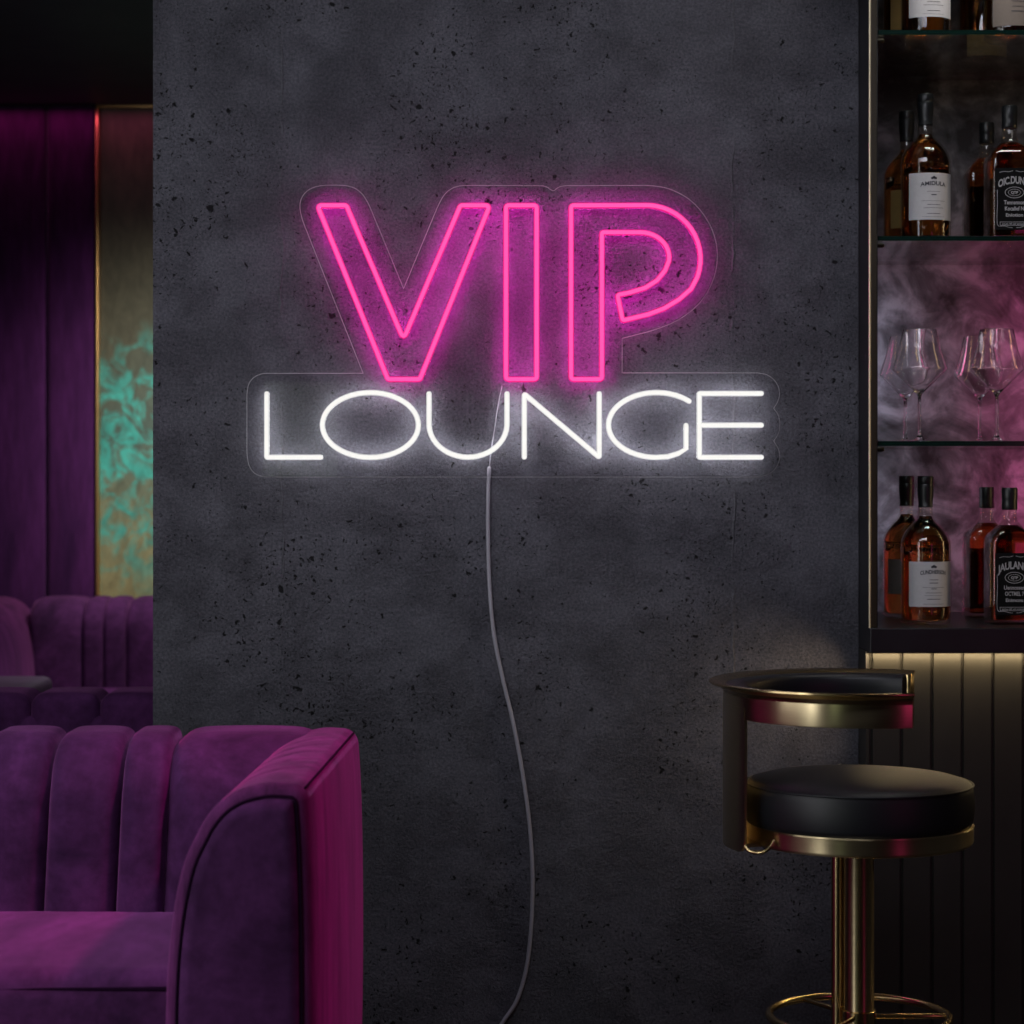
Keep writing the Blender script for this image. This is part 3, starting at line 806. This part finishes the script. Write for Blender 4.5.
# ------------------------------------------------------------------ wine glasses
def wine_glass():
    t = thing('wine_glass', (0, 0, 0), 'x', 'wine glass')
    out = [(.0370, .2490), (.0460, .205), (.0590, .166), (.0602, .1625), (.0590, .159), (.046, .1455), (.030, .130), (.014, .1145), (.006, .1065), (.0045, .100)]
    th = .0011
    inn = [(.0004, .1095), (.0085, .1125), (.016, .1178), (.030, .1320), (.045, .1464), (.0574, .1592), (.0589, .1625), (.0577, .166), (.0449, .205), (.0360, .2490)]
    obj('bowl', lathe([(0, .1000)] + out[::-1] + [(.0368, .2497), (.0362, .2497)] + inn[::-1] + [(0, .1092)], n=56), M['glass'], t, local=True)
    obj('stem', lathe([(.0038, .0995), (.0034, .08), (.0034, .03), (.0045, .016), (.0075, .0085), (.012, .0052)], n=24), M['glass'], t, local=True)
    obj('foot', lathe([(0, 0), (.033, 0), (.0338, .0006), (.033, .0013), (.02, .0028), (.012, .0051), (0, .0051)], n=48), M['glass'], t, local=True)
    return t
GW = 'wine glasses on the glass shelf'
w0 = wine_glass(); ZG = 1.4238
for k, (x, y, lab) in enumerate(((sx(919.5, 0), 0, 'angular wine glass, front one of the pair closest to the bronze upright'), (sx(905.3, .28), .28, 'angular wine glass, rear one of the pair closest to the bronze upright'),
                  (sx(996.8, 0), 0, 'angular wine glass, front one of the pair away from the bronze upright'), (sx(979.6, .28), .28, 'angular wine glass, rear one of the pair away from the bronze upright'))):
    o = w0 if k == 0 else copy_tree(w0)
    o.location = (x, y, ZG); o['label'] = lab; o['group'] = GW

# ------------------------------------------------------------------ bar stool
SX, SY = sx(859, -.852), -.852
stool = thing('bar_stool', (SX, SY, 0), 'brass bar stool with round black leather seat and curved low backrest', 'bar stool')
cc = (SX, SY, 0)
cu = [(0, .705), (.198, .705), (.206, .708), (.2085, .718), (.2105, .735), (.2105, .752), (.209, .768), (.2075, .7775), (.2055, .7815), (.200, .7850), (.18, .7910), (.14, .7965), (.09, .8000), (.04, .8015), (0, .8018)]
seat = obj('seat_cushion', lathe(cu, cc, 96), M['leather'], stool, sharp=60)
obj('seam_piping', tube([(SX+.2078*math.cos(2*PI*k/96), SY+.2078*math.sin(2*PI*k/96), .7805) for k in range(96)], .0022, 8, True), M['leather'], seat)
obj('seat_ring', lathe([(0, .673), (.195, .673), (.205, .674), (.2075, .6765), (.2085, .680), (.2085, .703), (.2095, .7055), (.2085, .708), (.200, .7085), (0, .707)], cc, 96), M['brass'], stool, sharp=35)
A0, A1 = 57, 283
RB = .2505
bm = sector(bmesh.new(), [(RB-.004, .9085), (RB-.001, .9075), (RB, .9095), (RB, .950), (RB-.004, .950)], A0, A1, cc, 96)
band = obj('backrest_band', bm, M['brass'], stool, sharp=35)
bm = bmesh.new()
prof = [(RB-.006, .9485), (RB, .9485), (.2535, .955), (.2605, .9605), (.2735, .9635), (.2770, .9660), (.2762, .9690), (.2725, .9702), (.2605, .9686), (.2520, .9650), (RB-.006, .962)]
# the flared lip narrows toward the two ends of the band
rows = []
for k in range(97):
    ad = A0+(A1-A0)*k/96; a = R(ad)
    s = min(1, (min(ad-A0, A1-ad)+8)/85); s = .28+.72*math.sin(s*PI/2)
    rows.append([(SX+(RB+(r-RB)*(s if r > RB else 1))*math.cos(a), SY+(RB+(r-RB)*(s if r > RB else 1))*math.sin(a), z) for r, z in prof])
V = grid(bm, rows, False, True); bm.faces.new(V[0]); bm.faces.new(list(reversed(V[-1])))
obj('flared_rim', bm, M['brass_rod'], band, sharp=50)
prof = [(.2080, .918), (.2065, .925), (.2060, .940), (.2070, .954), (.2110, .9605), (.2200, .9635), (.2400, .9635), (.2462, .962), (.2462, .912), (.2400, .910), (.2150, .911)]
obj('backrest_pad', sector(bmesh.new(), prof, A0+1, A1-1, cc, 90), M['leather'], stool, sharp=60)
for a in (A0, A1):
    bm = box((-.004, -.0245, .9085), (.004, .0045, .9655), .002)
    ar = R(a); mt = Matrix.Translation((SX+.2455*math.cos(ar), SY+.2455*math.sin(ar), 0)) @ Matrix.Rotation(ar-PI/2, 4, 'Z')
    bmesh.ops.transform(bm, matrix=mt, verts=bm.verts)
    obj('end_cap', bm, M['brass_rod'], band, sharp=40)
# curved back post: a strip of the same cylinder with rounded lower corners
bm = bmesh.new(); P0, P1 = 146, 207; rows = []; n = 40
for k in range(n+1):
    ad = P0+(P1-P0)*k/n; a = R(ad); dist = min(ad-P0, P1-ad)*PI/180*RB
    rc = .022; zb = .668 + (rc-math.sqrt(max(0, rc*rc-(rc-min(rc, dist))**2)))
    rows.append([(SX+r*math.cos(a), SY+r*math.sin(a), z) for r, z in ((RB-.006, .93), (RB-.0045, zb), (RB+.0005, zb), (RB+.0005, .93))])
V = grid(bm, rows, False, True); bm.faces.new(V[0]); bm.faces.new(list(reversed(V[-1])))
post = obj('back_post', bm, M['brass'], stool, sharp=35)
bm = bmesh.new()
for ad in (P0+2, P1-1):
    s = -1 if ad == P0+2 else 1
    pl = [(RB-.004, ad-s*1, .700), (RB-.004, ad-s*.6, .684), (RB-.006, ad+s*1, .675), (RB-.011, ad+s*3, .671), (RB-.018, ad+s*6, .671), (RB-.026, ad+s*8.5, .676), (RB-.034, ad+s*9.5, .684), (RB-.040, ad+s*9.5, .692)]
    add_tube(bm, catmull([(SX+r*math.cos(R(d_)), SY+r*math.sin(R(d_)), z) for r, d_, z in pl], 5), .0035, 10)
sector(bm, [(.200, .6755), (RB-.004, .6755), (RB-.004, .6825), (.200, .6825)], P0+6, P1-3, cc, 24)
obj('seat_bracket', bm, M['brass_rod'], post, sharp=40)
obj('column', lathe([(.034, .025), (.034, .032), (.0275, .040), (.0275, .668), (.030, .671), (.030, .676)], cc, 48), M['brass'], stool, sharp=40)
obj('support_rod', lathe([(.0125, .028), (.0125, .676)], (SX-.035, SY+.028, 0), 32), M['brass_rod'], stool, sharp=40)
fr = obj('foot_ring', tube([(SX+.1655*math.cos(2*PI*k/80), SY+.1655*math.sin(2*PI*k/80), .348) for k in range(80)], .0072, 12, True), M['brass_rod'], stool)
for a in (0, 122, 238):
    obj('spoke', tube([(SX+r*math.cos(R(a)), SY+r*math.sin(R(a)), .348) for r in (.024, .09, .162)], .0048, 10), M['brass_rod'], fr)
obj('foot_collar', lathe([(.0278, .335), (.031, .337), (.031, .359), (.0278, .361)], cc, 40), M['brass_rod'], stool, sharp=40)
obj('base_disc', lathe([(0, 0), (.215, 0), (.2155, .006), (.21, .010), (.10, .018), (.04, .026), (0, .027)], cc, 80), M['brass_rod'], stool, sharp=40)

# ------------------------------------------------------------------ lights
def light(name, typ, loc, target, energy, col, **kw):
    l = bpy.data.lights.new(name, typ); l.energy = energy; l.color = col
    for k, v in kw.items(): setattr(l, k, v)
    o = bpy.data.objects.new(name, l); C.objects.link(o); o.location = loc
    d = Vector(target) - Vector(loc); o.rotation_euler = d.to_track_quat('-Z', 'Y').to_euler()
    return o
def area(name, loc, target, energy, col, sx_, sy_, **kw): return light(name, 'AREA', loc, target, energy, col, shape='RECTANGLE', size=sx_, size_y=sy_, **kw)

area('ceiling_softbox', (-.1, -1.9, 2.75), (-.05, 0, 1.62), 8.6, (.88, .89, 1.0), 1.8, .7, spread=R(95))
area('left_wall_fill', (-2.95, -3.0, 1.5), (0, -3.0, 1.5), 30, (.97, .97, 1.0), 2.3, 2.3)  # broad area light added for white reflections in the brass; no window there
area('tall_lamp', (-1.9, -3.3, 1.4), (.8, -.4, 1.4), 11, (.96, .98, 1.0), .35, 2.5)
area('green_sconce', (-.80, -3.6, 1.0), (.65, -.85, .9), .8, (.78, 1.0, .72), .3, 1.4)
area('magenta_sconce', (1.9, -2.9, 1.0), (.65, -.85, .9), 1.0, (1.0, .05, .38), .28, 1.5)
light('arm_pink_fill', 'SPOT', (1.25, -1.10, 2.72), (-.34, -1.06, .62), 230, (1.0, .06, .42), spot_size=R(27), spot_blend=.7, shadow_soft_size=.10)  # added spot, supplements the sign's pink on the sofa arm
light('seat_fill', 'SPOT', (-.95, -1.45, 2.8), (-.95, -1.2, .5), 75, (.96, .80, 1.0), spot_size=R(62), spot_blend=.8, shadow_soft_size=.2)  # added fill over the sofa, brightens seat and tops
area('counter_led', (1.352, -.112, ZC-.058), (1.352, -.108, .5), 2.8, (1.0, .74, .40), 1.16, .010)
area('counter_led_end', (XC0+.01, -.150, ZC-.058), (.45, .0, .78), .22, (1.0, .74, .46), .03, .012, spread=R(110))
area('cabinet_led', (1.38, .30, 1.46), (1.20, .44, 1.46), .8, (1.0, .10, .42), .05, .8, spread=R(110))
area('cabinet_side_fill', (XC0+.03, .34, 1.42), (1.0, .44, 1.42), .45, (.84, .88, 1.0), .03, .75, spread=R(130))  # added fill hidden behind the upright, lifts the marble's grey
area('cabinet_warm_led', (1.62, -.12, 1.50), (.9, .1, 1.50), 1.2, (1.0, .66, .30), .03, 1.1)
area('cabinet_downlight', (1.08, -.30, 2.815), (1.08, .15, 1.3), 3.0, (1.0, .95, .90), .5, .10)
area('cove_led', (-2.0, 4.0, CEIL-.02), (-2.0, 4.06, 1.8), .8, (1.0, .14, .40), 1.3, .03)
area('mural_fill', (-.75, 2.9, 2.5), (-1.5, 4.1, 1.3), 5.5, (1.0, .92, .82), .3, .5, spread=R(60))  # added washer, hidden behind the concrete wall, to brighten the mural
area('far_seat_fill', (-1.3, 3.15, 2.80), (-1.3, 2.95, .5), 2.6, (.86, .72, 1.0), .3, .3, spread=R(60))  # added unseen fill that brightens the far sofa's seat

w = bpy.data.worlds.new('room_air'); bpy.context.scene.world = w; w.use_nodes = True
w.node_tree.nodes['Background'].inputs[0].default_value = (.02, .02, .028, 1)

# ------------------------------------------------------------------ camera and view
cd = bpy.data.cameras.new('camera'); cam = bpy.data.objects.new('camera', cd); C.objects.link(cam)
cam.location = (0, -D, CZ); cam.rotation_euler = (PI/2, 0, 0)
cd.sensor_width = 36; cd.lens = 36*F/1024; cd.shift_y = (HZ-512)/1024
cd.dof.use_dof = True; cd.dof.focus_distance = 4.75; cd.dof.aperture_fstop = 5.0
cd.clip_start = .05
S = bpy.context.scene
S.camera = cam
S.view_settings.view_transform = 'Standard'; S.view_settings.look = 'None'; S.view_settings.gamma = 1; S.view_settings.exposure = 0
S.view_settings.use_curve_mapping = False
S.cycles.use_denoising = True
S.cycles.caustics_reflective = False; S.cycles.caustics_refractive = False
S.cycles.max_bounces = 14; S.cycles.transmission_bounces = 14; S.cycles.transparent_max_bounces = 24
S.cycles.sample_clamp_indirect = 6
